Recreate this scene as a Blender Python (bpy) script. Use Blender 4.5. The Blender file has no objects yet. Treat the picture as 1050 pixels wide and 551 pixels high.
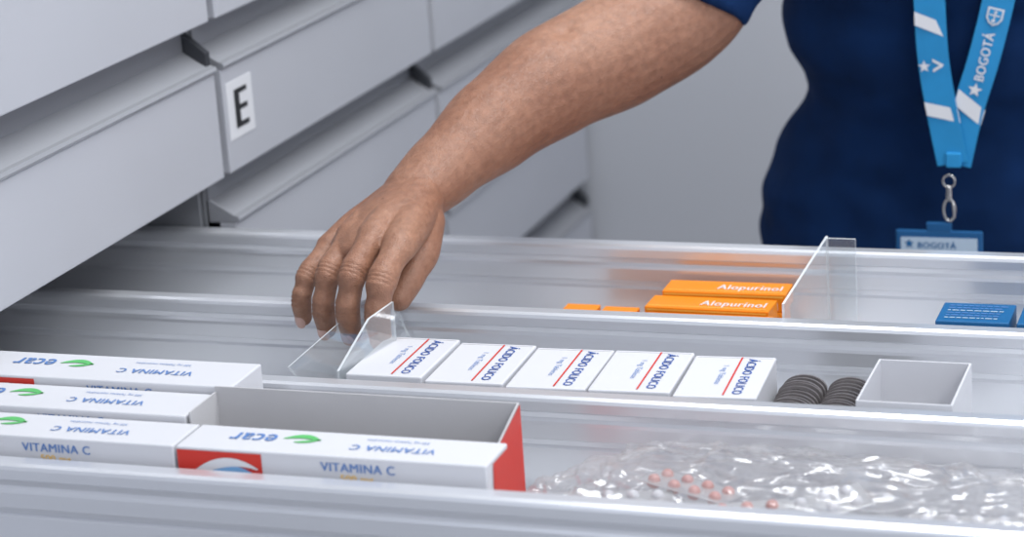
import bpy, bmesh, math, random, time
import numpy as np
from mathutils import Vector, Matrix, noise
random.seed(3)
Z0 = 0.9     # height of the drawer rim above the floor; coordinates below are relative to the rim
V = Vector
# ------------------------------------------------------------ materials
def mat(name, col, rough=0.5, metal=0.0, bump=0.0, bscale=200, var=0.0, vscale=8, trans=0.0, coat=0.0, sss=0.0, alpha=1.0, ior=1.45, spec=None, stretch=None, bdist=0.001):
    m = bpy.data.materials.new(name); m.use_nodes = True
    nt = m.node_tree; b = nt.nodes["Principled BSDF"]
    b.inputs["Base Color"].default_value = (*col, 1)
    b.inputs["Roughness"].default_value = rough
    b.inputs["Metallic"].default_value = metal
    b.inputs["IOR"].default_value = ior
    b.inputs["Transmission Weight"].default_value = trans
    b.inputs["Coat Weight"].default_value = coat
    b.inputs["Alpha"].default_value = alpha
    if spec is not None: b.inputs["Specular IOR Level"].default_value = spec
    if sss:
        b.inputs["Subsurface Weight"].default_value = sss
        b.inputs["Subsurface Radius"].default_value = (0.012, 0.005, 0.003)
        b.inputs["Subsurface Scale"].default_value = 0.5
    tc = nt.nodes.new("ShaderNodeTexCoord"); mp = nt.nodes.new("ShaderNodeMapping")
    nt.links.new(tc.outputs["Object"], mp.inputs[0])
    if stretch: mp.inputs["Scale"].default_value = stretch
    if var:
        n = nt.nodes.new("ShaderNodeTexNoise"); n.inputs["Scale"].default_value = vscale; n.inputs["Detail"].default_value = 4
        nt.links.new(mp.outputs[0], n.inputs["Vector"])
        rp = nt.nodes.new("ShaderNodeValToRGB")
        rp.color_ramp.elements[0].position = 0.3; rp.color_ramp.elements[1].position = 0.7
        rp.color_ramp.elements[0].color = (*[c*(1-var) for c in col], 1)
        rp.color_ramp.elements[1].color = (*[min(1, c*(1+var)) for c in col], 1)
        nt.links.new(n.outputs["Fac"], rp.inputs[0]); nt.links.new(rp.outputs[0], b.inputs["Base Color"])
    if bump:
        n = nt.nodes.new("ShaderNodeTexNoise"); n.inputs["Scale"].default_value = bscale; n.inputs["Detail"].default_value = 3
        nt.links.new(mp.outputs[0], n.inputs["Vector"])
        bp = nt.nodes.new("ShaderNodeBump"); bp.inputs["Strength"].default_value = bump; bp.inputs["Distance"].default_value = bdist
        nt.links.new(n.outputs["Fac"], bp.inputs["Height"]); nt.links.new(bp.outputs[0], b.inputs["Normal"])
    return m
M_panel = mat("panel_paint", (0.45, 0.455, 0.49), 0.42, 0.0, 0.05, 500, 0.03, 3)
M_handle = mat("handle_alu", (0.38, 0.385, 0.41), 0.38, 0.35, 0.03, 300)
M_recess_shade = mat("recess_shade_grey", (0.24, 0.245, 0.265), 0.5, 0.2, 0.03, 300)  # handle grey darkened: shade of the recessed band put into its colour
M_dark = mat("dark_plastic", (0.03, 0.032, 0.038), 0.5, var=0.1)
M_carc = mat("carcass", (0.2, 0.205, 0.22), 0.5, var=0.05)
M_rail = mat("rail_aluminium", (0.74, 0.75, 0.785), 0.28, 0.6, 0.05, 60, 0.05, 20, stretch=(0.05, 1, 1))
M_inner = mat("drawer_inner", (0.62, 0.63, 0.65), 0.4, 0.2, var=0.04)
M_white = mat("carton_white", (0.63, 0.63, 0.66), 0.45, bump=0.04, bscale=400, var=0.02)
M_greycard = mat("carton_inner_grey", (0.53, 0.52, 0.53), 0.7, bump=0.1, bscale=300, var=0.04)
M_navyink = mat("ink_blue", (0.02, 0.085, 0.36), 0.5, var=0.05)
M_blueink = mat("ink_light_blue", (0.10, 0.21, 0.48), 0.5, var=0.05)
M_sky = mat("ink_sky_blue", (0.20, 0.42, 0.70), 0.5, var=0.05)
M_red = mat("ink_red", (0.60, 0.033, 0.02), 0.45, var=0.05)
M_green = mat("ink_green", (0.10, 0.46, 0.13), 0.5, var=0.05)
M_orange = mat("carton_orange", (0.84, 0.25, 0.005), 0.45, var=0.05)
M_yel = mat("ink_yellow", (0.90, 0.55, 0.10), 0.45, var=0.05)
M_wtext = mat("ink_white", (0.70, 0.70, 0.72), 0.5, var=0.02)
M_black = mat("ink_black", (0.012, 0.012, 0.014), 0.5, var=0.05)
M_bluebox = mat("carton_blue", (0.008, 0.11, 0.28), 0.45, var=0.05)
M_lan = mat("lanyard_blue", (0.018, 0.26, 0.55), 0.6, bump=0.2, bscale=900, var=0.06, vscale=40)
M_badge = mat("badge_blue", (0.01, 0.09, 0.24), 0.35, var=0.05)
M_cardc = mat("badge_card", (0.45, 0.55, 0.66), 0.35, var=0.05)
M_metal = mat("chrome", (0.7, 0.68, 0.65), 0.2, 1.0, var=0.04)
M_foil = mat("silver_foil", (0.62, 0.62, 0.63), 0.35, 0.7, 0.2, 300, var=0.06)
def skin_mat():
    m = bpy.data.materials.new("skin"); m.use_nodes = True
    nt = m.node_tree; b = nt.nodes["Principled BSDF"]; N = nt.nodes.new; L = nt.links.new
    b.inputs["Specular IOR Level"].default_value = 0.45
    b.inputs["Subsurface Weight"].default_value = 0.07; b.inputs["Subsurface Radius"].default_value = (0.012, 0.005, 0.003); b.inputs["Subsurface Scale"].default_value = 0.5
    tc = N("ShaderNodeTexCoord")
    def ns(scale, det, dist=0.0):
        n = N("ShaderNodeTexNoise"); n.inputs["Scale"].default_value = scale; n.inputs["Detail"].default_value = det; n.inputs["Distortion"].default_value = dist
        L(tc.outputs["Object"], n.inputs["Vector"]); return n
    big = ns(9, 3); fine = ns(160, 5)
    r1 = N("ShaderNodeValToRGB"); e = r1.color_ramp.elements; e[0].position = 0.32; e[1].position = 0.68
    e[0].color = (0.262, 0.118, 0.070, 1); e[1].color = (0.362, 0.190, 0.122, 1); L(big.outputs["Fac"], r1.inputs[0])
    r2 = N("ShaderNodeValToRGB"); e = r2.color_ramp.elements; e[0].position = 0.30; e[1].position = 0.70
    e[0].color = (0.74, 0.70, 0.68, 1); e[1].color = (1.15, 1.15, 1.15, 1); L(fine.outputs["Fac"], r2.inputs[0])
    mu = N("ShaderNodeMix"); mu.data_type = 'RGBA'; mu.blend_type = 'MULTIPLY'; mu.inputs[0].default_value = 0.75
    L(r1.outputs[0], mu.inputs[6]); L(r2.outputs[0], mu.inputs[7])
    vo = N("ShaderNodeTexVoronoi"); vo.inputs["Scale"].default_value = 38; L(tc.outputs["Object"], vo.inputs["Vector"])
    r3 = N("ShaderNodeValToRGB"); e = r3.color_ramp.elements; e[0].position = 0.03; e[1].position = 0.07
    e[0].color = (0.45, 0.38, 0.35, 1); e[1].color = (1, 1, 1, 1); L(vo.outputs["Distance"], r3.inputs[0])
    m2 = N("ShaderNodeMix"); m2.data_type = 'RGBA'; m2.blend_type = 'MULTIPLY'; m2.inputs[0].default_value = 0.8
    L(mu.outputs[2], m2.inputs[6]); L(r3.outputs[0], m2.inputs[7]); L(m2.outputs[2], b.inputs["Base Color"])
    rr = N("ShaderNodeMapRange"); rr.inputs[3].default_value = 0.36; rr.inputs[4].default_value = 0.58; L(fine.outputs["Fac"], rr.inputs[0]); L(rr.outputs[0], b.inputs["Roughness"])
    v2 = N("ShaderNodeTexVoronoi"); v2.inputs["Scale"].default_value = 520; v2.feature = 'DISTANCE_TO_EDGE'; L(tc.outputs["Object"], v2.inputs["Vector"])
    n3 = ns(70, 4, 1.0)
    ad = N("ShaderNodeMath"); ad.operation = 'MULTIPLY_ADD'; ad.inputs[1].default_value = 1.6
    L(n3.outputs["Fac"], ad.inputs[0]); L(v2.outputs["Distance"], ad.inputs[2])
    bp = N("ShaderNodeBump"); bp.inputs["Strength"].default_value = 0.5; bp.inputs["Distance"].default_value = 0.0012
    L(ad.outputs[0], bp.inputs["Height"]); L(bp.outputs[0], b.inputs["Normal"])
    return m
M_skin = skin_mat()
M_nail = mat("nail", (0.62, 0.39, 0.33), 0.20, var=0.05)
M_hair = mat("hair", (0.02, 0.013, 0.01), 0.5, var=0.1)
M_shirt = mat("shirt_navy", (0.003, 0.022, 0.085), 0.85, 0, 0.5, 900, 0.15, 25, spec=0.2)
M_trous = mat("trousers", (0.01, 0.012, 0.02), 0.85, var=0.1)
M_shoe = mat("shoe", (0.01, 0.01, 0.01), 0.5, var=0.1)
M_blist = mat("blister_dark", (0.06, 0.055, 0.057), 0.35, 0.2, var=0.2, vscale=200)
M_blrim = mat("blister_rim", (0.20, 0.18, 0.18), 0.35, 0.4, var=0.1, vscale=200)
M_pill = mat("pill_pink", (0.55, 0.27, 0.24), 0.35, var=0.05)
M_wall = mat("wall_paint", (0.50, 0.508, 0.54), 0.8, bump=0.05, bscale=150, var=0.02, vscale=2)
M_floor = mat("floor_vinyl", (0.35, 0.35, 0.36), 0.5, var=0.05)
M_ceil = mat("ceiling_paint", (0.75, 0.75, 0.76), 0.9, var=0.02)
def film(name, tcol, col, rough, lo, hi, blend, diff=0.3, bump=0, bs=40, bd=0.004):
    m = bpy.data.materials.new(name); m.use_nodes = True
    nt = m.node_tree; nt.nodes.clear(); N = nt.nodes.new; L = nt.links.new
    o = N("ShaderNodeOutputMaterial"); t = N("ShaderNodeBsdfTransparent")
    g = N("ShaderNodeBsdfGlossy"); d = N("ShaderNodeBsdfDiffuse"); gd = N("ShaderNodeMixShader"); mx = N("ShaderNodeMixShader")
    t.inputs[0].default_value = (*tcol, 1); g.inputs["Color"].default_value = (1, 1, 1, 1); g.inputs["Roughness"].default_value = rough
    d.inputs[0].default_value = (*col, 1); gd.inputs[0].default_value = diff
    L(g.outputs[0], gd.inputs[1]); L(d.outputs[0], gd.inputs[2])
    fr = N("ShaderNodeLayerWeight"); fr.inputs[0].default_value = blend
    mr = N("ShaderNodeMapRange"); mr.inputs[3].default_value = lo; mr.inputs[4].default_value = hi
    L(fr.outputs["Facing"], mr.inputs[0]); L(mr.outputs[0], mx.inputs[0])
    L(t.outputs[0], mx.inputs[1]); L(gd.outputs[0], mx.inputs[2]); L(mx.outputs[0], o.inputs[0])
    if bump:
        tc = N("ShaderNodeTexCoord"); n = N("ShaderNodeTexNoise"); n.inputs["Scale"].default_value = bs
        n.inputs["Distortion"].default_value = 1.5; n.inputs["Detail"].default_value = 2
        mp = N("ShaderNodeMapping"); mp.inputs["Scale"].default_value = (0.55, 1.3, 1.0); mp.inputs["Rotation"].default_value = (0, 0, 0.5)
        L(tc.outputs["Object"], mp.inputs[0]); L(mp.outputs[0], n.inputs["Vector"])
        b = N("ShaderNodeBump"); b.inputs["Strength"].default_value = bump; b.inputs["Distance"].default_value = bd
        L(n.outputs["Fac"], b.inputs["Height"]); L(b.outputs[0], g.inputs["Normal"])
    return m
M_bag = film("polythene_film", (0.985, 0.98, 0.98), (0.60, 0.585, 0.59), 0.16, 0.12, 0.48, 0.35, 0.38, 0.7, 20, 0.008)
M_clear = film("clear_acrylic", (0.96, 0.975, 0.98), (0.7, 0.73, 0.75), 0.06, 0.10, 0.5, 0.3, 0.3)
M_edge = film("acrylic_edge", (0.9, 0.92, 0.93), (0.80, 0.83, 0.85), 0.15, 0.75, 0.95, 0.4, 0.8)
# ------------------------------------------------------------ builder
_tc = {}
def text_mesh(s, bold=0.0):
    if (s, bold) in _tc: return _tc[(s, bold)]
    cu = bpy.data.curves.new("t", "FONT"); cu.body = s; cu.size = 1; cu.offset = bold; cu.resolution_u = 3
    cu.space_character = 1.08
    ob = bpy.data.objects.new("t", cu); bpy.context.scene.collection.objects.link(ob)
    dg = bpy.context.evaluated_depsgraph_get()
    me = bpy.data.meshes.new_from_object(ob.evaluated_get(dg))
    vs = [v.co.copy() for v in me.vertices]; fs = [tuple(p.vertices) for p in me.polygons]
    bpy.data.objects.remove(ob); bpy.data.curves.remove(cu); bpy.data.meshes.remove(me)
    x0 = min(v.x for v in vs); x1 = max(v.x for v in vs); y1 = max(v.y for v in vs)
    _tc[(s, bold)] = (vs, fs, x0, x1, y1)
    return _tc[(s, bold)]
for s_ in ("\u00c1CIDO FOLICO", "1 mg Tabletas", "ecar", "VITAMINA C", "500 mg Tabletas masticables", "500 mg", "Alopurinol", "E", "V", "BOGOT\u00c1"):
    text_mesh(s_)
def frame(o, r, u):
    r = V(r).normalized(); u = V(u); u = (u-r*u.dot(r)).normalized(); n = r.cross(u); o = V(o)
    return Matrix(((r.x, u.x, n.x, o.x), (r.y, u.y, n.y, o.y), (r.z, u.z, n.z, o.z), (0, 0, 0, 1)))
class MB:
    def __init__(s): s.v = []; s.f = []; s.m = []; s.mats = []; s.M = Matrix.Identity(4)
    def add(s, vs, fs, mt, M=None):
        if mt not in s.mats: s.mats.append(mt)
        k = s.mats.index(mt); o = len(s.v); T = s.M @ M if M is not None else s.M
        s.v += [T @ V(v) for v in vs]; s.f += [tuple(i+o for i in f) for f in fs]; s.m += [k]*len(fs)
    def box(s, lo, hi, mt, r=0.0, M=None, seg=2):
        bm = bmesh.new(); bmesh.ops.create_cube(bm, size=1)
        for v in bm.verts:
            v.co = V([(lo[i]+hi[i])/2 + v.co[i]*(hi[i]-lo[i]) for i in range(3)])
        if r: bmesh.ops.bevel(bm, geom=bm.edges[:], offset=r, segments=seg, affect='EDGES', profile=0.5)
        bm.verts.index_update()
        s.add([v.co.copy() for v in bm.verts], [tuple(v.index for v in f.verts) for f in bm.faces], mt, M); bm.free()
    def extr(s, prof, a, b, mt, axis='x', M=None):
        n = len(prof)
        f3 = (lambda p, t: (t, p[0], p[1])) if axis == 'x' else (lambda p, t: (p[0], t, p[1]))
        vs = [f3(p, a) for p in prof]+[f3(p, b) for p in prof]
        fs = [(i, (i+1) % n, (i+1) % n+n, i+n) for i in range(n)]+[tuple(range(n))[::-1], tuple(range(n, 2*n))]
        s.add(vs, fs, mt, M)
    def text(s, t, w, h, mt, M, bold=0.0):
        vs, fs, x0, x1, y1 = text_mesh(t)
        sx = w/(x1-x0); sy = h/y1
        # a second, slightly shifted copy thickens the strokes
        s.add([((v.x-x0)*sx, v.y*sy, 0) for v in vs], fs, mt, M)
        if bold: s.add([((v.x-x0)*sx+bold, v.y*sy, 0.00005) for v in vs], fs, mt, M)
    def poly(s, pts, mt, M=None):
        s.add([(p[0], p[1], 0) if len(p) == 2 else p for p in pts], [tuple(range(len(pts)))], mt, M)
    def ribbon2(s, pts, w, mt, M=None):
        vs = []; n = len(pts)
        for i in range(n):
            a = V(pts[max(0, i-1)]); b = V(pts[min(n-1, i+1)]); d = (b-a).normalized(); q = V((-d.y, d.x))
            ww = w[i] if isinstance(w, (list, tuple)) else w
            vs += [(*(V(pts[i])+q*ww/2), 0), (*(V(pts[i])-q*ww/2), 0)]
        s.add(vs, [(2*i, 2*i+1, 2*i+3, 2*i+2) for i in range(n-1)], mt, M)
    def tube(s, pts, mt=None, ns=20, step=0.004, flat=None, cap1=True):
        P3 = [V(p[0]) for p in pts]; rr = [p[1] for p in pts]; ra = [p[2] if len(p) > 2 else 1.0 for p in pts]
        S = []
        n = len(P3)
        for i in range(n-1):
            p0 = P3[max(0, i-1)]; p1 = P3[i]; p2 = P3[i+1]; p3 = P3[min(n-1, i+2)]
            k = max(2, int((p2-p1).length/step))
            for j in range(k):
                t = j/k; t2 = t*t; t3 = t2*t
                pos = 0.5*((2*p1)+(-p0+p2)*t+(2*p0-5*p1+4*p2-p3)*t2+(-p0+3*p1-3*p2+p3)*t3)
                e = t*t*(3-2*t)
                S.append((pos, rr[i]*(1-e)+rr[i+1]*e, ra[i]*(1-e)+ra[i+1]*e))
        S.append((P3[-1], rr[-1], ra[-1]))
        d0 = (S[0][0]-S[1][0]).normalized(); d1 = (S[-1][0]-S[-2][0]).normalized()
        pre = [(S[0][0]+d0*S[0][1]*math.sin(a), S[0][1]*math.cos(a), S[0][2]) for a in (1.45, 1.1, 0.7, 0.35)]
        post = [(S[-1][0]+d1*S[-1][1]*math.sin(a), S[-1][1]*math.cos(a), S[-1][2]) for a in (0.35, 0.7, 1.1, 1.45)] if cap1 else []
        S = pre+S+post
        vs = []; fs = []
        prev = None
        for i, (p, r, q) in enumerate(S):
            d = (S[min(i+1, len(S)-1)][0]-S[max(i-1, 0)][0]).normalized()
            if flat is not None: a = V(flat)
            else: a = prev if prev is not None else (V((0, 0, 1)) if abs(d.z) < 0.9 else V((1, 0, 0)))
            a = (a-d*a.dot(d)).normalized(); prev = a; b = d.cross(a)
            for j in range(ns):
                t = 2*math.pi*j/ns
                vs.append(p+a*(math.cos(t)*r*q)+b*(math.sin(t)*r))
        L = len(S)
        for i in range(L-1):
            for j in range(ns):
                j2 = (j+1) % ns
                fs.append((i*ns+j, i*ns+j2, (i+1)*ns+j2, (i+1)*ns+j))
        fs.append(tuple(range(ns))[::-1]); fs.append(tuple((L-1)*ns+j for j in range(ns)))
        s.add(vs, fs, mt)
    def obj(s, name, parent=None, label=None, cat=None, group=None, smooth=False, kind=None, bev=0):
        vs = [v+V((0, 0, Z0)) for v in s.v]
        lo = V([min(v[i] for v in vs) for i in range(3)]); hi = V([max(v[i] for v in vs) for i in range(3)])
        o = V(((lo.x+hi.x)/2, (lo.y+hi.y)/2, lo.z))
        me = bpy.data.meshes.new(name); me.from_pydata([v-o for v in vs], [], s.f)
        for m in s.mats: me.materials.append(m)
        me.polygons.foreach_set("material_index", s.m)
        me.polygons.foreach_set("use_smooth", [smooth]*len(me.polygons))
        ob = bpy.data.objects.new(name, me); bpy.context.scene.collection.objects.link(ob)
        place(ob, o, parent)
        tag(ob, label, cat, group, kind)
        return ob
ORG = {}
def place(ob, o, parent=None):
    ORG[ob.name] = V(o)
    if parent is not None:
        ob.parent = parent; ob.location = V(o)-ORG[parent.name]
    else: ob.location = V(o)
def tag(ob, label=None, cat=None, group=None, kind=None):
    if label: ob["label"] = label
    if cat: ob["category"] = cat
    if group: ob["group"] = group
    if kind: ob["kind"] = kind
def empty(name, o, parent=None, label=None, cat=None, group=None):
    e = bpy.data.objects.new(name, None); e.empty_display_size = 0.05
    bpy.context.scene.collection.objects.link(e); place(e, V(o)+V((0, 0, Z0)), parent); tag(e, label, cat, group)
    return e
# ------------------------------------------------------------ person
def remeshed(b, vox, it, fac=0.5):
    me0 = bpy.data.meshes.new("tmp"); me0.from_pydata(b.v, [], b.f)
    ob = bpy.data.objects.new("tmp", me0); bpy.context.scene.collection.objects.link(ob)
    m = ob.modifiers.new("r", 'REMESH'); m.mode = 'VOXEL'; m.voxel_size = vox
    s = ob.modifiers.new("s", 'SMOOTH'); s.factor = fac; s.iterations = it
    dg = bpy.context.evaluated_depsgraph_get(); me = bpy.data.meshes.new_from_object(ob.evaluated_get(dg))
    n = len(me.vertices); co = np.empty(n*3); me.vertices.foreach_get("co", co); no = np.empty(n*3); me.vertices.foreach_get("normal", no)
    lt = np.empty(len(me.polygons), dtype=int); me.polygons.foreach_get("loop_total", lt)
    li = np.empty(len(me.loops), dtype=int); me.loops.foreach_get("vertex_index", li)
    fs = []; k = 0; li = li.tolist()
    for t in lt.tolist(): fs.append(tuple(li[k:k+t])); k += t
    bpy.data.objects.remove(ob); bpy.data.meshes.remove(me); bpy.data.meshes.remove(me0)
    return co.reshape(-1, 3), no.reshape(-1, 3), fs
# joints of the arm and hand, metres
H = dict(
 wrist=(-.7286, 1.78, .0824), fa1=(-.7153, 1.82, .0966), fa2=(-.6890, 1.88, .1205), fa3=(-.6537, 1.94, .1442), elbow=(-.6077, 2.0, .1621),
 ua1=(-.5628, 2.06, .1944), hem=(-.5700, 2.049, .1885), hem2=(-.5545, 2.075, .2334), sho=(-0.49, 2.22, 0.37),
 i0=(-.7062, 1.682, .0672), i1=(-.7093, 1.646, .0478), i2=(-.7133, 1.641, .0220), i3=(-.7155, 1.649, .0010),
 m0=(-.7318, 1.694, .0710), m1=(-.7365, 1.654, .0516), m2=(-.7415, 1.648, .0230), m3=(-.7439, 1.657, .0005),
 r0=(-.7590, 1.709, .0649), r1=(-.7657, 1.672, .0458), r2=(-.7704, 1.665, .0185), r3=(-.7723, 1.673, -.0025),
 p0=(-.7867, 1.726, .0498), p1=(-.7961, 1.697, .0348), p2=(-.8005, 1.689, .0160), p3=(-.8022, 1.694, -.0010),
 t0=(-.7159, 1.755, .0670), t1=(-.7095, 1.730, .0495), t2=(-.7099, 1.708, .0345), t3=(-.7151, 1.692, .0195))
H = {k: V(v) for k, v in H.items()}
TC = [(-0.20, 2.36, .212, .12), (-0.10, 2.345, .217, .128), (-0.04, 2.335, .207, .122), (0.05, 2.32, .166, .112), (0.15, 2.30, .184, .125), (0.25, 2.28, .192, .130), (0.36, 2.26, .175, .10), (0.42, 2.26, .12, .07)]
def torso(b, mt, off):
    pts = [((-0.36+(z+0.2)*0.04, y, z), rx-off, (ry-off)/(rx-off)) for z, y, rx, ry in TC]
    b.tube(pts, mt, 40, 0.02, flat=(0, 1, 0))
b = MB()
b.tube([(H['wrist'], .0300, .85), (H['fa1'], .0330, .95), (H['fa2'], .0415), (H['fa3'], .0490), (H['elbow'], .0530), (H['ua1'], .056), (H['ua1']*0.6+H['sho']*0.4, .056)], M_skin, 28, 0.008, flat=(0, 0, 1))
wr = H['wrist']; kc = (H['m0']+H['r0'])*0.5
kn = (H['i0']-H['p0']).normalized().cross((kc-wr).normalized()).normalized()
if kn.z < 0: kn = -kn
b.tube([(wr, .029, .75), (wr*0.5+kc*0.5+kn*0.001, .034, .52), (kc*0.9+wr*0.1-kn*0.001, .035, .38)], M_skin, 32, 0.004, flat=kn)
for k, r0, r1 in (('i0', .0170, .0145), ('m0', .0172, .0145), ('r0', .0168, .0138), ('p0', .0165, .0125)):
    k0 = H[k]; st = wr+(k0-H['m0'])*0.4
    b.tube([(wr+(k0-H['m0'])*0.25+(wr-H['m0'])*0.1, .019), (st*0.5+k0*0.5, r0), (k0, r1)], M_skin, 20, 0.003)
for f, rs in (('i', (.0140, .0118, .0106, .0092)), ('m', (.0138, .0110, .0100, .0088)), ('r', (.0128, .0102, .0093, .0082)), ('p', (.0116, .0092, .0084, .0074))):
    q = [H[f+str(j)] for j in range(4)]
    b.tube([(q[0], rs[0]), (q[0]*0.5+q[1]*0.5+V((0, -0.001, 0.001)), rs[1]*0.97), (q[1], rs[1]*1.09), (q[1]*0.5+q[2]*0.5, rs[2]*0.96), (q[2], rs[2]*1.03), (q[3], rs[3])], M_skin, 18, 0.002)
b.tube([(H['t0'], .020), (H['t1'], .0175), (H['t2'], .0130), (H['t3'], .0108)], M_skin, 18, 0.003)
co, no, fs = remeshed(b, 0.0015, 4)
disp = np.zeros(len(co)); used = np.zeros(len(co), bool)
for f in "imrp":
    for j, wd, dp in ((1, .0012, .0013), (2, .0010, .0012)):
        c = np.array(H[f+str(j)]); a = H[f+str(j-1)]; e = H[f+str(min(3, j+1))]; d = np.array((e-a).normalized())
        q = co-c; t = q@d; msk = (np.sum(q*q, 1) < .0140**2) & (np.abs(t) < .008) & (no[:, 1] < 0.15) & ~used
        g = np.exp(-(t/wd)**2)+0.7*np.exp(-((t-0.0034)/wd)**2)+0.7*np.exp(-((t+0.0034)/wd)**2)
        disp[msk] = (dp*g)[msk]; used |= msk
# soft dimple on the outer elbow
c = np.array((-0.640, 1.93, 0.190)); q = co-c; disp += 0.005*np.exp(-np.sum(q*q, 1)/(0.012**2))
co = co-no*disp[:, None]
b = MB(); b.add([V(c) for c in co.tolist()], fs, M_skin)
torso(b, M_skin, 0.018)
nk = V((-0.335, 2.25, 0.40)); b.tube([(nk, .055), (nk+V((0, -0.01, 0.14)), .052)], M_skin, 24, 0.01)
b.tube([(nk+V((0, -0.02, 0.16)), .060), (nk+V((0, -0.02, 0.20)), .075), (nk+V((0, -0.01, 0.27)), .078)], M_skin, 24, 0.01)
lsh = V((-0.18, 2.25, 0.36)); lel = V((-0.10, 2.30, 0.09)); lwr = V((-0.12, 2.14, -0.08))
b.tube([(H['ua1']*0.65+H['sho']*0.35, .052), (H['sho'], .056), (V((-0.34, 2.26, 0.34)), .06)], M_skin, 24, 0.01)
b.tube([(V((-0.34, 2.26, 0.34)), .06), (lsh, .055), (lel, .047), (lwr, .03), (lwr+V((-0.01, -0.06, -0.03)), .028), (lwr+V((-0.015, -0.11, -0.05)), .018)], M_skin, 24, 0.01)
body = b.obj("person", label="person in navy short-sleeved shirt reaching into the open drawer", cat="person", smooth=True)
for f, r in (('i', .0092), ('m', .0088), ('r', .0082), ('p', .0074)):
    a = H[f+'2']; c = H[f+'3']; d = (c-a).normalized(); n = V((-0.15, -1, 0.25)); n = (n-d*n.dot(d)).normalized(); s = d.cross(n)
    o = c+d*0.0010; vs = []; fs = []
    for i in range(9):
        for j in range(9):
            u = -1+2*i/8; v = -1+2*j/8
            sc = math.sqrt(max(0, 1-0.55*abs(v)**3)); ang = u*0.80*sc
            vs.append(o+d*(v*0.0058)+(n*math.cos(ang)+s*math.sin(ang))*(r*1.0+0.0007-0.0012*max(0, v)**2-0.0009*abs(u)**3))
    for i in range(8):
        for j in range(8): fs.append((i*9+j, i*9+j+1, (i+1)*9+j+1, (i+1)*9+j))
    nb = MB(); nb.add(vs, fs, M_nail); nb.obj("fingernail", body, smooth=True)
b = MB(); torso(b, M_shirt, 0.0)
b.tube([(V((-0.40, 2.25, 0.34)), .075), (H['sho'], .080), (H['sho']*0.5+H['hem2']*0.5, .076), (H['hem2'], .070), (H['hem'], .066)], M_shirt, 32, 0.01, cap1=False)
b.tube([(V((-0.27, 2.25, 0.34)), .07), (lsh, .072), (lsh*0.5+lel*0.5, .062)], M_shirt, 32, 0.01)
co, no, fs = remeshed(b, 0.006, 3)
out = []
for c, n in zip(co.tolist(), no.tolist()):
    x, y, z = c
    n1 = noise.noise(V((x*6+z*5, y*6, z*17)))+0.5*noise.noise(V((x*18+3, y*18, z*34)))
    n2 = abs(noise.noise(V((x*9-z*7, y*9, z*11+4))))
    out.append(V(c)+V(n)*(n1*0.010-n2*0.006))
b = MB(); b.add(out, fs, M_shirt)
b.obj("shirt", body, label="navy blue short-sleeved uniform shirt", smooth=True)
b = MB()
for sx in (-0.09, 0.09):
    b.tube([((-0.35+sx, 2.36, -0.12), .115), ((-0.35+sx*1.1, 2.36, -0.45), .075), ((-0.35+sx*1.1, 2.37, -0.84), .055)], M_trous, 28, 0.02)
b.obj("trousers", body, smooth=True)
for sx in (-0.1, 0.1):
    b = MB(); b.tube([((-0.35+sx, 2.40, -0.862), .036), ((-0.35+sx, 2.24, -0.868), .032)], M_shoe, 20, 0.01); b.obj("shoe", body, smooth=True)
b = MB(); b.tube([(nk+V((0, 0.02, 0.20)), .082), (nk+V((0, 0.015, 0.28)), .086)], M_hair, 24, 0.01); b.obj("hair", body, smooth=True)
# ------------------------------------------------------------ room
def slab(name, lo, hi, mt):
    b = MB(); b.box(lo, hi, mt); return b.obj(name, kind="structure")
slab("floor", (-1.75, -2.0, -0.95), (2.5, 3.16, -0.9), M_floor)
slab("wall_back", (-1.75, 3.06, -0.9), (2.5, 3.16, 1.8), M_wall)
slab("wall_left", (-1.75, -2.0, -0.9), (-1.65, 3.06, 1.8), M_wall)
slab("ceiling", (-1.75, -2.0, 1.8), (2.5, 3.16, 1.9), M_ceil)
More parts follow.
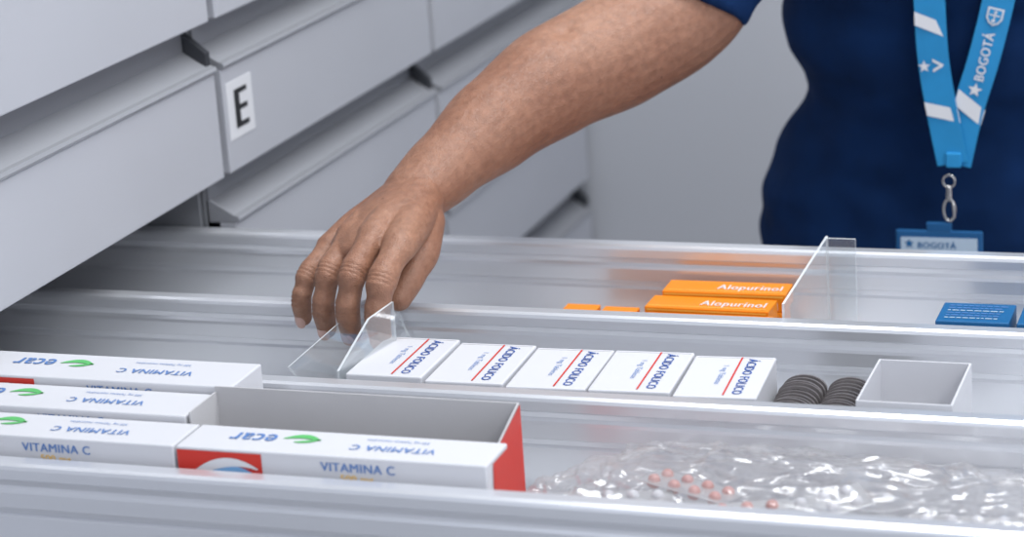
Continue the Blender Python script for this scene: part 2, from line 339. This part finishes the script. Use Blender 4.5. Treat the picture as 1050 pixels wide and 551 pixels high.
# ------------------------------------------------------------ cabinets
XC = -0.985; PER = 0.148
def cabinet(ya, yb, label, open_row=None, tagrow=None):
    e = empty("drawer_cabinet", (-1.3, (ya+yb)/2, -0.9), label=label, cat="cabinet", group="row of drawer cabinets")
    b = MB(); t = 0.004
    top = 0.048+PER*4+0.02
    b.box((-1.6, ya, -0.9), (XC-0.03, ya+t, top), M_carc); b.box((-1.6, yb-t, -0.9), (XC-0.03, yb, top), M_carc)
    b.box((-1.6, ya+t, -0.9), (-1.59, yb-t, top), M_carc); b.box((-1.59, ya+t, top-0.01), (XC-0.03, yb-t, top), M_carc)
    b.box((-1.59, ya+t, -0.9), (XC-0.03, yb-t, -0.85), M_carc)
    b.obj("body", e)
    for k in range(-5, 4):
        if k == open_row: continue
        z = 0.048+PER*k
        d = MB()
        d.box((XC-0.018, ya+0.003, z), (XC, yb-0.003, z+0.100), M_panel, 0.0015)
        d.box((-1.55, ya+0.02, z+0.012), (XC-0.018, yb-0.02, z+0.085), M_carc)
        dr = d.obj("drawer", e)
        h = MB(); zt = z+0.1
        prof = [(XC-0.001, zt), (XC+0.002, zt+0.0005), (XC+0.0035, zt+0.003), (XC+0.002, zt+0.006), (XC-0.002, zt+0.007),
                (XC-0.026, zt+0.021), (XC-0.028, zt+0.021), (XC-0.028, zt+0.0)]
        h.extr(prof, ya+0.003, yb-0.003, M_handle, 'y')
        h.box((XC-0.030, ya+0.003, zt+0.021), (XC-0.026, yb-0.003, zt+0.046), M_recess_shade)
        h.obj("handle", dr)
        c = MB()
        c.extr([(XC-0.003, zt+0.006), (XC-0.003, zt+0.020), (XC-0.025, zt+0.038), (XC-0.025, zt+0.0215)], yb-0.012, yb-0.003, M_dark, 'y')
        c.obj("end_cap", dr, label="dark plastic end cap of the handle")
        if tagrow == k:
            l = MB(); yl = ya+0.036
            l.box((XC, yl-0.027, z+0.030), (XC+0.0006, yl+0.027, z+0.085), M_wtext)
            l.text("E", 0.023, 0.037, M_black, frame((XC+0.001, yl-0.013, z+0.039), (0, 1, 0), (0, 0, 1)), 0.005)
            l.obj("letter_label", dr, label="white sticker with black letter E")
    return e
near = cabinet(1.36, 1.942, "light grey metal drawer cabinet with one drawer pulled fully open", open_row=-1)
cabinet(1.950, 2.490, "light grey metal drawer cabinet with letter E sticker", tagrow=0)
cabinet(2.498, 3.045, "light grey metal drawer cabinet against the back wall")
# ------------------------------------------------------------ open drawer
ZF = -0.075
RY = [1.358, 1.548, 1.735, 1.931]
prof = [(0.007, -0.004), (0.005, 0), (-0.006, 0), (-0.009, -0.0015), (-0.010, -0.004), (-0.010, -0.011), (-0.0075, -0.013), (-0.0065, -0.017), (-0.0085, -0.0195),
        (-0.009, -0.022), (-0.009, -0.033), (-0.0055, -0.035), (-0.005, -0.039), (-0.007, -0.041), (-0.007, -0.10), (0.005, -0.10), (0.005, -0.02), (0.007, -0.016)]
d = MB()
d.box((-1.5, RY[0]-0.004, ZF-0.004), (-0.02, RY[3]+0.004, ZF), M_inner)
d.box((-1.5, RY[0], ZF), (-1.49, RY[3], -0.005), M_inner)
dw = d.obj("open_drawer", near, label="pulled-out drawer with aluminium side rails and dividers")
for i, y in enumerate(RY):
    b = MB(); pr = [(y+p[0], max(p[1], ZF) if i in (1, 2) else p[1]) for p in prof]
    b.extr(pr, -1.5, -0.02, M_rail)
    b.obj("side_rail" if i in (0, 3) else "divider_rail", dw)
b = MB(); b.box((-0.02, 1.355, -0.1), (-0.002, 1.939, 0.0), M_panel, 0.0015); b.obj("drawer_front", dw)
# ------------------------------------------------------------ cartons
def rotM(c, a, tilt=0):
    return Matrix.Translation(V(c)) @ Matrix.Rotation(a, 4, 'Z') @ Matrix.Rotation(tilt, 4, 'Y')
NB = 5; x0 = -0.711; w = 0.0638
for i in range(NB):
    b = MB(); cx = x0+w*(i+0.5); ang = math.radians([0.5, 1.5, 2.2, 2.6, 3.4][i]); b.M = rotM((cx, 1.607, 0), ang)
    hw = 0.0308; hd = 0.0445; zt = [0.001, -0.001, -0.002, -0.001, -0.002][i]
    b.box((-hw, -hd, ZF), (hw, hd, zt), M_white, 0.0012)
    b.box((-hw+0.002, hd-0.0045, zt), (hw-0.002, hd-0.0040, zt+0.0003), M_greycard)
    b.text("\u00c1CIDO FOLICO", 0.076, 0.0090, M_navyink, frame((0.0115, 0.038, zt+0.0005), (0, -1, 0), (1, 0, 0)), 0.0004)
    b.poly([(0.0050, -0.041), (0.0064, -0.041), (0.0064, 0.041), (0.0050, 0.041)], M_red, Matrix.Translation((0, 0, zt+0.0005)))
    b.text("1 mg Tabletas", 0.040, 0.0042, M_blueink, frame((-0.0050, 0.022, zt+0.0005), (0, -1, 0), (1, 0, 0)))
    b.obj("medicine_box", label="small white folic acid carton with blue title and red line", cat="medicine box", group="folic acid cartons in the drawer")
def swirl(b, x, y, z, s, mt):
    M = Matrix.Translation((x, y, z))
    pts = [(s*(-1+2*t/10), s*(0.35*math.sin(t/10*math.pi*1.1)+0.12*t/10)) for t in range(11)]
    b.ribbon2(pts, [s*(0.06+0.45*math.sin(math.pi*t/10)) for t in range(11)], mt, M)
    pts = [(s*(-0.3+1.3*t/8), s*(-0.35+0.5*(t/8)**2)) for t in range(9)]
    b.ribbon2(pts, [s*(0.05+0.25*math.sin(math.pi*t/8)) for t in range(9)], mt, M)
def vit(xr, ya, yb, zt, label, endred=False):
    L = 0.229; b = MB(); xl = xr-L
    b.box((xl, ya, ZF), (xr, yb, zt), M_white, 0.0012)
    z = zt+0.0005; dy = yb-ya
    swirl(b, xr-0.144, ya+dy*0.58, z, 0.014, M_green)
    # lid print faces the far side of the drawer
    b.text("ecar", 0.034, 0.0120, M_blueink, frame((xr-0.163, ya+dy*0.72, z), (-1, 0, 0), (0, -1, 0)), 0.0007)
    b.text("VITAMINA C", 0.062, 0.0085, M_blueink, frame((xr-0.042, ya+dy*0.50, z), (-1, 0, 0), (0, -1, 0)), 0.0004)
    b.text("500 mg Tabletas masticables", 0.046, 0.0036, M_blueink, frame((xr-0.052, ya+dy*0.78, z), (-1, 0, 0), (0, -1, 0)))
    Fm = lambda x, zz: frame((x, ya-0.0005, zz), (1, 0, 0), (0, 0, 1))
    b.poly([(0, 0), (0.064, 0), (0.064, 0.045), (0, 0.045)], M_red, Fm(xl+0.001, zt-0.047))
    fr_ = frame((xl+0.001, ya-0.001, zt-0.047), (1, 0, 0), (0, 0, 1))
    arc = lambda k: [(0.003+0.058*t/12, 0.016-k+0.022*math.sin(math.pi*(0.08+0.62*t/12))) for t in range(13)]
    b.ribbon2(arc(0.0062), [0.001+0.008*math.sin(math.pi*t/12) for t in range(13)], M_sky, fr_)
    b.ribbon2(arc(0), [0.001+0.006*math.sin(math.pi*t/12) for t in range(13)], M_wtext, Matrix.Translation((0, -0.0002, 0)) @ fr_)
    b.text("VITAMINA C", 0.054, 0.0062, M_blueink, Fm(xr-0.120, zt-0.0108), 0.0004)
    b.text("500 mg", 0.024, 0.0045, M_yel, Fm(xr-0.106, zt-0.0175), 0.0003)
    if endred:
        b.poly([(0.004, 0.0), (dy-0.002, 0.0), (dy-0.002, 0.085), (0.012, 0.085)], M_red, frame((xr+0.0005, ya, ZF), (0, 1, 0), (0, 0, 1)))
    b.obj("medicine_box", label=label, cat="medicine box", group="vitamin cartons in the front compartment")
vit(-0.757, 1.466, 1.518, 0.022, "long white vitamin C carton with red panel, highest of the row")
vit(-0.771, 1.417, 1.463, 0.017, "long white vitamin C carton between two others")
vit(-0.758, 1.371, 1.414, 0.013, "long white vitamin C carton beside the drawer edge")
vit(-0.527, 1.371, 1.414, 0.013, "long white vitamin C carton with red panel and red end", True)
b = MB(); xa, xb, ya, yb, zt = -0.768, -0.534, 1.4165, 1.462, 0.024; t = 0.0012
b.box((xa, yb-t, ZF), (xb, yb, zt), M_greycard); b.box((xa, ya, ZF), (xb, ya+t, 0.009), M_greycard)
b.box((xa, ya+t, ZF), (xa+t, yb-t, zt-0.004), M_greycard)
b.box((xa+t, ya+t, ZF), (xb-t, yb-t, ZF+t), M_greycard)
b.extr([(ya+t, ZF), (yb-t, ZF), (yb-t, zt), (ya+t, 0.011)], xb-t, xb, M_greycard)
b.poly([(0, 0), (yb-ya, 0), (yb-ya, 0.098), (0.001, 0.086)], M_red, frame((xb+0.0005, ya, ZF), (0, 1, 0), (0, 0, 1)))
b.obj("open_carton", label="open cardboard carton with pale inside and red outer end", cat="open box")
def orange(x0, x1, y0, y1, z0, z1, a, label, txt=True):
    b = MB(); b.M = rotM(((x0+x1)/2, (y0+y1)/2, 0), a); hx = (x1-x0)/2; hy = (y1-y0)/2
    b.box((-hx, -hy, z0), (hx, hy, z1), M_orange, 0.0008)
    if txt:
        b.text("Alopurinol", 0.056, 0.0120, M_wtext, frame((hx-0.062, -hy+0.009, z1+0.0004), (1, 0, 0), (0, 1, 0)), 0.0005)
        b.poly([(-hx+0.002, -hy-0.0004, z1-0.003), (hx-0.002, -hy-0.0004, z1-0.003), (hx-0.002, -hy-0.0004, z1-0.0018), (-hx+0.002, -hy-0.0004, z1-0.0018)], M_yel)
        b.poly([(-hx+0.003, -hy+0.003), (hx-0.003, -hy+0.003), (hx-0.003, -hy+0.0045), (-hx+0.003, -hy+0.0045)], M_yel, Matrix.Translation((0, 0, z1+0.0004)))
        b.text("Alopurinol", 0.044, (z1-z0)*0.42, M_wtext, frame((hx-0.051, -hy-0.0005, z0+0.002), (1, 0, 0), (0, 0, 1)), 0.0004)
    else:
        b.poly([(-hx+0.002, -hy+0.002), (hx-0.002, -hy+0.002), (hx-0.002, -hy+0.005), (-hx+0.002, -hy+0.005)], M_yel, Matrix.Translation((0, 0, z1+0.0004)))
    b.obj("medicine_box", label=label, cat="medicine box", group="orange cartons in the back compartment")
for s_, (ya, yb, top) in enumerate(((1.880, 1.912, -0.0265), (1.845, 1.877, -0.0300), (1.810, 1.842, -0.0335))):
    h = (top-ZF)/3
    for k in range(3):
        o = [0.003, -0.003, 0.0][k]+[0.0, -0.006, -0.001][s_]; a = [(1, -1, 0.6), (-1, 0.8, -0.8), (0.5, -1, 0.5)][s_][k]
        orange(-0.549+o, -0.441+o, ya, yb, ZF+k*h, ZF+k*h+h-0.0004, math.radians(a), "flat orange carton with white lettering in a stack")
orange(-0.629, -0.599, 1.835, 1.862, ZF, -0.036, 0.0, "small upright plain orange carton", False)
orange(-0.595, -0.564, 1.835, 1.862, ZF, -0.037, 0.0, "small upright plain orange carton", False)
for (xa, xb) in ((-0.301, -0.243), (-0.237, -0.180)):
    b = MB(); b.box((xa, 1.80, ZF), (xb, 1.848, -0.017), M_bluebox, 0.001)
    for r in range(6):
        x = xa+0.006
        while x < xb-0.009:
            l = random.uniform(0.002, 0.006); y = 1.808+r*0.0062
            b.poly([(x, y), (x+l, y), (x+l, y+0.0018), (x, y+0.0018)], M_blueink if r % 3 else M_cardc, Matrix.Translation((0, 0, -0.0166))); x += l+0.0012
    b.obj("medicine_box", label="dark blue carton with rows of small light print", cat="medicine box", group="blue cartons in the back compartment")
# dark foil packs
arch = [(-0.0170, 0.0)]+[(-0.0170*math.cos(math.pi*i/14), 0.049+0.0110*math.sin(math.pi*i/14)) for i in range(15)]+[(0.0170, 0.0)]
arch2 = [(p[0]*0.80, p[1] if p[1] < 0.01 else p[1]-0.002) for p in arch]
for g in range(2):
    for k in range(12):
        b = MB(); xa = -0.3745+g*0.0355; y = 1.572+k*0.0066-g*0.002
        b.M = Matrix.Translation((xa+random.uniform(-.0006, .0006), y, ZF+random.uniform(0, .0015))) @ Matrix.Rotation(math.radians(-10+random.uniform(-2, 2)), 4, 'X')
        b.extr(arch, -0.0016, 0.0016, M_blrim, 'y'); b.extr(arch2, -0.0026, 0.0026, M_blist, 'y')
        b.obj("blister_pack", label="dark grey round-topped tablet pack standing upright", cat="blister pack", group="dark round packs in two rows")
b = MB(); xa, xb, ya, yb, zt = -0.318, -0.250, 1.562, 1.652, 0.001; t = 0.0015
b.box((xa, ya, ZF), (xb, yb, ZF+t), M_white)
b.box((xa, ya, ZF+t), (xa+t, yb, zt), M_white); b.box((xb-t, ya, ZF+t), (xb, yb, zt), M_white)
b.box((xa+t, ya, ZF+t), (xb-t, ya+t, zt), M_white); b.box((xa+t, yb-t, ZF+t), (xb-t, yb, zt), M_white)
b.obj("open_carton", label="small empty white open-topped cardboard box", cat="open box")
def plate(b, pts, t):
    a = [V(p) for p in pts]; m = len(a); n = (a[1]-a[0]).cross(a[2]-a[0]).normalized()*t
    vs = a+[p+n for p in a]
    b.add(vs, [tuple(range(m))[::-1], tuple(range(m, 2*m))], M_clear); b.add(vs, [(i, (i+1) % m, (i+1) % m+m, i+m) for i in range(m)], M_edge)
b = MB(); plate(b, [(-0.705, 1.562, -0.070), (-0.705, 1.722, -0.070), (-0.740, 1.722, 0.022), (-0.757, 1.562, 0.004)], 0.002)
d1 = b.obj("plastic_divider", label="clear acrylic divider plate pinched by the hand", cat="drawer divider", group="clear drawer dividers")
b = MB(); plate(b, [(-0.716, 1.562, -0.050), (-0.701, 1.643, -0.050), (-0.701, 1.643, 0.033), (-0.7075, 1.608, 0.030), (-0.716, 1.562, 0.003)], 0.002)
b.obj("label_holder", d1)
b = MB(); plate(b, [(-0.412, 1.745, -0.070), (-0.412, 1.915, -0.070), (-0.412, 1.915, 0.016), (-0.412, 1.745, 0.010)], 0.002)
d2 = b.obj("plastic_divider", label="clear acrylic divider plate standing beside orange cartons", cat="drawer divider", group="clear drawer dividers")
b = MB(); plate(b, [(-0.410, 1.908, -0.06), (-0.385, 1.908, -0.06), (-0.385, 1.908, 0.0165), (-0.410, 1.908, 0.0165)], 0.002); b.obj("label_holder", d2)
# plastic bag
def bag(c, s, seed, label, ax=1.0):
    bm = bmesh.new(); bmesh.ops.create_icosphere(bm, subdivisions=7, radius=1)
    for v in bm.verts:
        p = v.co.copy(); q = V((p.x*ax, p.y, p.z))*1.3+V((seed, seed*2, 0))
        rr = 1.0
        w_ = V((noise.noise(q*1.7), noise.noise(q*1.5+V((5, 0, 0))), noise.noise(q*2.1+V((0, 7, 0)))))*0.6
        for fq, am in ((1.0, 0.15), (2.1, 0.11), (4.5, 0.03)):
            rr += am*(0.4-abs(noise.noise(q*fq+w_)) * 2.4)
        x = math.copysign(abs(p.x)**0.75, p.x); y = math.copysign(abs(p.y)**0.7, p.y)
        zz = p.z*(1.0-0.30*p.x)
        v.co = V((x*s[0]*(0.6+0.4*rr), y*s[1]*min(rr, 1.05), max(zz*rr, -0.95)*s[2]))
    bm.verts.index_update(); b = MB()
    b.add([v.co+V(c) for v in bm.verts], [tuple(x.index for x in f.verts) for f in bm.faces], M_bag); bm.free()
    return b.obj("plastic_bag", label=label, cat="plastic bag", smooth=True)
bag((-0.318, 1.448, -0.042), (0.208, 0.080, 0.032), 1.3, "crumpled clear plastic bag holding pink and white tablet strips", 2.4)
def foilpack(c, rz, rx, ry, pm):
    b = MB(); b.M = Matrix.Translation(V(c)) @ Matrix.Rotation(rz, 4, 'Z') @ Matrix.Rotation(rx, 4, 'X') @ Matrix.Rotation(ry, 4, 'Y')
    b.box((-0.036, -0.016, -0.0004), (0.036, 0.016, 0.0004), M_foil, 0.0003)
    for i in range(4):
        for j in (-1, 1):
            b.tube([((-0.026+i*0.017, j*0.008, 0.0), 0.0058), ((-0.026+i*0.017, j*0.008, 0.0004), 0.0045)], pm, 12, 0.002)
    b.obj("blister_pack", label="silver foil strip of %s tablets inside a clear bag" % ("pink" if pm is M_pill else "white"), cat="blister pack", group="foil strips inside the bag")
for c, rz, rx, ry, pm in (((-0.455, 1.435, -0.034), 0.3, 0.10, 0.05, M_white), ((-0.415, 1.470, -0.034), -0.35, -0.12, 0.05, M_pill), ((-0.375, 1.430, -0.036), 0.15, 0.2, -0.1, M_pill),
                      ((-0.325, 1.460, -0.038), 0.6, 0.1, -0.1, M_white), ((-0.285, 1.425, -0.042), -0.3, 0.1, 0.05, M_pill), ((-0.225, 1.455, -0.044), 0.2, 0.1, 0.05, M_white)):
    foilpack(c, rz, rx, ry, pm)
# ------------------------------------------------------------ lanyard
lan = empty("lanyard", (-0.3447, 2.165, 0.0159), label="light blue printed lanyard with an ID badge hanging on the shirt", cat="lanyard")
def strap(pts, w):
    b = MB(); n = len(pts); vs = []
    for i, p in enumerate(pts):
        a = pts[max(0, i-1)]; c = pts[min(n-1, i+1)]; d = (c-a).normalized(); nrm = V((-0.1, -1, 0.05)); s = d.cross(nrm).normalized()
        nn = s.cross(d).normalized()*0.0008
        vs += [p-s*w/2-nn, p+s*w/2-nn, p+s*w/2+nn, p-s*w/2+nn]
    fs = []
    for i in range(n-1):
        for j in range(4): fs.append((4*i+j, 4*i+(j+1) % 4, 4*i+4+(j+1) % 4, 4*i+4+j))
    fs += [(3, 2, 1, 0), (4*n-4, 4*n-3, 4*n-2, 4*n-1)]
    b.add(vs, fs, M_lan); return b
def cr(pts, k=8):
    pts = [V(p) for p in pts]; o = []
    for i in range(len(pts)-1):
        p0 = pts[max(0, i-1)]; p1 = pts[i]; p2 = pts[i+1]; p3 = pts[min(len(pts)-1, i+2)]
        for j in range(k):
            t = j/k; o.append(0.5*((2*p1)+(-p0+p2)*t+(2*p0-5*p1+4*p2-p3)*t*t+(-p0+3*p1-3*p2+p3)*t**3))
    return o+[pts[-1]]
A = [(-.3423, 2.159, .0170), (-.3516, 2.159, .0664), (-.3589, 2.158, .1174), (-.3613, 2.156, .1725), (-.3620, 2.154, .2267), (-0.405, 2.17, 0.34), (-0.40, 2.235, 0.435), (-0.335, 2.32, 0.46)]
B = [(-.3400, 2.162, .0163), (-.3278, 2.162, .0688), (-.3129, 2.161, .1170), (-.2991, 2.160, .1716), (-.2878, 2.156, .2256), (-0.265, 2.17, 0.34), (-0.27, 2.235, 0.435), (-0.335, 2.32, 0.46)]
sa = strap(cr(A), 0.029); sb = strap(cr(B), 0.029)
def band(b, pa, pb, mt, w=0.029, skew=0.012):
    pa = V(pa); pb = V(pb); d = (pb-pa); L = d.length; M = frame(pa+V((0, -0.0016, 0)), d, V((-1, 0, 0)))
    b.poly([(-skew/2, -w/2), (L-skew/2, -w/2), (L+skew/2, w/2), (skew/2, w/2)], mt, M)
def star(b, c, d, s, mt):
    pts = []
    for i in range(10):
        a = i*math.pi/5; r = s if i % 2 == 0 else s*0.42; pts.append((r*math.cos(a), r*math.sin(a)))
    M = frame(V(c)+V((0, -0.0017, 0)), d, V((-1, 0, 0)))
    for i in range(10):
        b.poly([(0, 0), pts[i], pts[(i+1) % 10]], mt, M)
band(sa, (-.3606, 2.157, .1433), (-.3608, 2.157, .1560), M_wtext)
band(sa, (-.3499, 2.159, .0600), (-.3524, 2.159, .0729), M_wtext)
da = V((-0.0024, -0.002, 0.0551))
star(sa, (-.3670, 2.1575, .1101), da, 0.006, M_wtext)
sa.text("V", 0.012, 0.010, M_wtext, frame((-.3488, 2.1555, .1052), da, V((-1, 0, 0))), 0.001)
band(sb, (-.3286, 2.1615, .0634), (-.3240, 2.1615, .0782), M_wtext)
db = V((0.0138, -0.001, 0.0546))
star(sb, (-.3212, 2.161, .0876), db, 0.007, M_wtext)
sb.text("BOGOT\u00c1", 0.046, 0.011, M_wtext, frame((-.3136, 2.1585, .0956), db, V((-1, 0, -0.2))), 0.0007)
# crest: shield outline with small rosette above and lines inside
cM = frame((-.3025, 2.158, .1567), db, V((-1, 0, -0.2)))
dn = Matrix.Translation((0, -0.0003, 0))
shield = [(0.008, -0.0075), (0.008, 0.0075), (-0.002, 0.0075), (-0.0065, 0.0045), (-0.009, 0.0), (-0.0065, -0.0045), (-0.002, -0.0075)]
sb.poly(shield[::-1], M_wtext, cM)
sb.poly([(p[0]*0.78, p[1]*0.78) for p in shield][::-1], M_lan, dn @ cM)
sb.poly([(-0.0045, -0.0006), (0.005, -0.0006), (0.005, 0.0006), (-0.0045, 0.0006)], M_wtext, dn @ dn @ cM)
sb.poly([(0.0004, -0.0050), (0.0016, -0.0050), (0.0016, 0.0050), (0.0004, 0.0050)], M_wtext, dn @ dn @ cM)
star(sb, (-.3036, 2.1568, .1532), db, 0.0026, M_wtext)
star(sb, (-.3010, 2.1568, .1610), db, 0.0022, M_wtext)
sa.obj("strap", lan); sb.obj("strap", lan)
k = MB(); j0 = V((-.3412, 2.158, .0201)); k.box(j0-V((0.007, 0.003, 0.006)), j0+V((0.007, 0.003, 0.008)), M_lan, 0.001); k.obj("joint", lan)
k = MB()
def ring(b, c, rx, rz, t, mt):
    pts = [V(c)+V((rx*math.cos(a), 0, rz*math.sin(a))) for a in [2*math.pi*i/20 for i in range(21)]]
    b.tube([(p, t) for p in pts], mt, 8, 0.01)
c1 = V((-.3461, 2.159, 0.0))
ring(k, c1, .0055, .006, .0011, M_metal)
k.tube([(c1+V((0, 0, -0.006)), .0026), (c1+V((0, 0, -0.016)), .0030), (c1+V((0, 0, -0.018)), .0018)], M_metal, 12, 0.002)
ring(k, c1+V((0, 0, -0.028)), .0052, .0105, .0014, M_metal)
k.tube([(c1+V((0.004, -0.002, -0.022)), .0013), (c1+V((0.005, -0.002, -0.034)), .0013)], M_metal, 8, 0.002)
k.obj("metal_clip", lan, label="chrome swivel hook", smooth=True)
bt = V((-.3560, 2.160, -.0443))
k = MB()
k.box((bt.x-0.041, bt.y-0.002, bt.z-0.062), (bt.x+0.041, bt.y+0.002, bt.z-0.004), M_badge, 0.0018)
k.box((bt.x-0.012, bt.y-0.002, bt.z-0.006), (bt.x+0.012, bt.y+0.002, bt.z+0.004), M_badge, 0.0015)
k.box((bt.x-0.036, bt.y-0.0028, bt.z-0.056), (bt.x+0.036, bt.y-0.002, bt.z-0.011), M_cardc)
k.text("BOGOT\u00c1", 0.036, 0.007, M_bluebox, frame((bt.x-0.020, bt.y-0.0032, bt.z-0.021), (1, 0, 0), (0, 0, 1)), 0.0005)
star(k, V((bt.x-0.028, bt.y-0.0018, bt.z-0.017)), V((0, 0, 1)), 0.005, M_bluebox)
k.obj("id_badge", lan, label="blue badge holder with light card")
# ------------------------------------------------------------ light
def area(name, loc, sx, sy, power, col=(1, 1, 1)):
    l = bpy.data.lights.new(name, 'AREA'); l.shape = 'RECTANGLE'; l.size = sx; l.size_y = sy; l.energy = power; l.color = col
    o = bpy.data.objects.new(name, l); bpy.context.scene.collection.objects.link(o); o.location = V(loc)+V((0, 0, Z0))
    return o
area("ceiling_light", (-0.2, 1.9, 1.75), 1.2, 0.6, 34, (0.95, 0.98, 1.0))
area("ceiling_light", (0.9, 0.5, 1.75), 1.2, 0.6, 40, (0.95, 0.98, 1.0))
w = bpy.data.worlds.new("w"); bpy.context.scene.world = w; w.use_nodes = True
w.node_tree.nodes["Background"].inputs[0].default_value = (0.82, 0.88, 1.0, 1); w.node_tree.nodes["Background"].inputs[1].default_value = 1.18
# ------------------------------------------------------------ camera
cam = bpy.data.cameras.new("camera"); co = bpy.data.objects.new("camera", cam); bpy.context.scene.collection.objects.link(co)
co.matrix_world = Matrix(((0.94415, -0.03428, 0.32772, 0), (0.32297, 0.29344, -0.89977, 0), (-0.06532, 0.95536, 0.28812, 0.59+Z0), (0, 0, 0, 1)))
cam.sensor_width = 36; cam.lens = 83.59; cam.clip_start = 0.05
cam.dof.use_dof = True; cam.dof.focus_distance = 1.85; cam.dof.aperture_fstop = 5.6
bpy.context.scene.camera = co
bpy.context.scene.view_settings.view_transform = 'Standard'
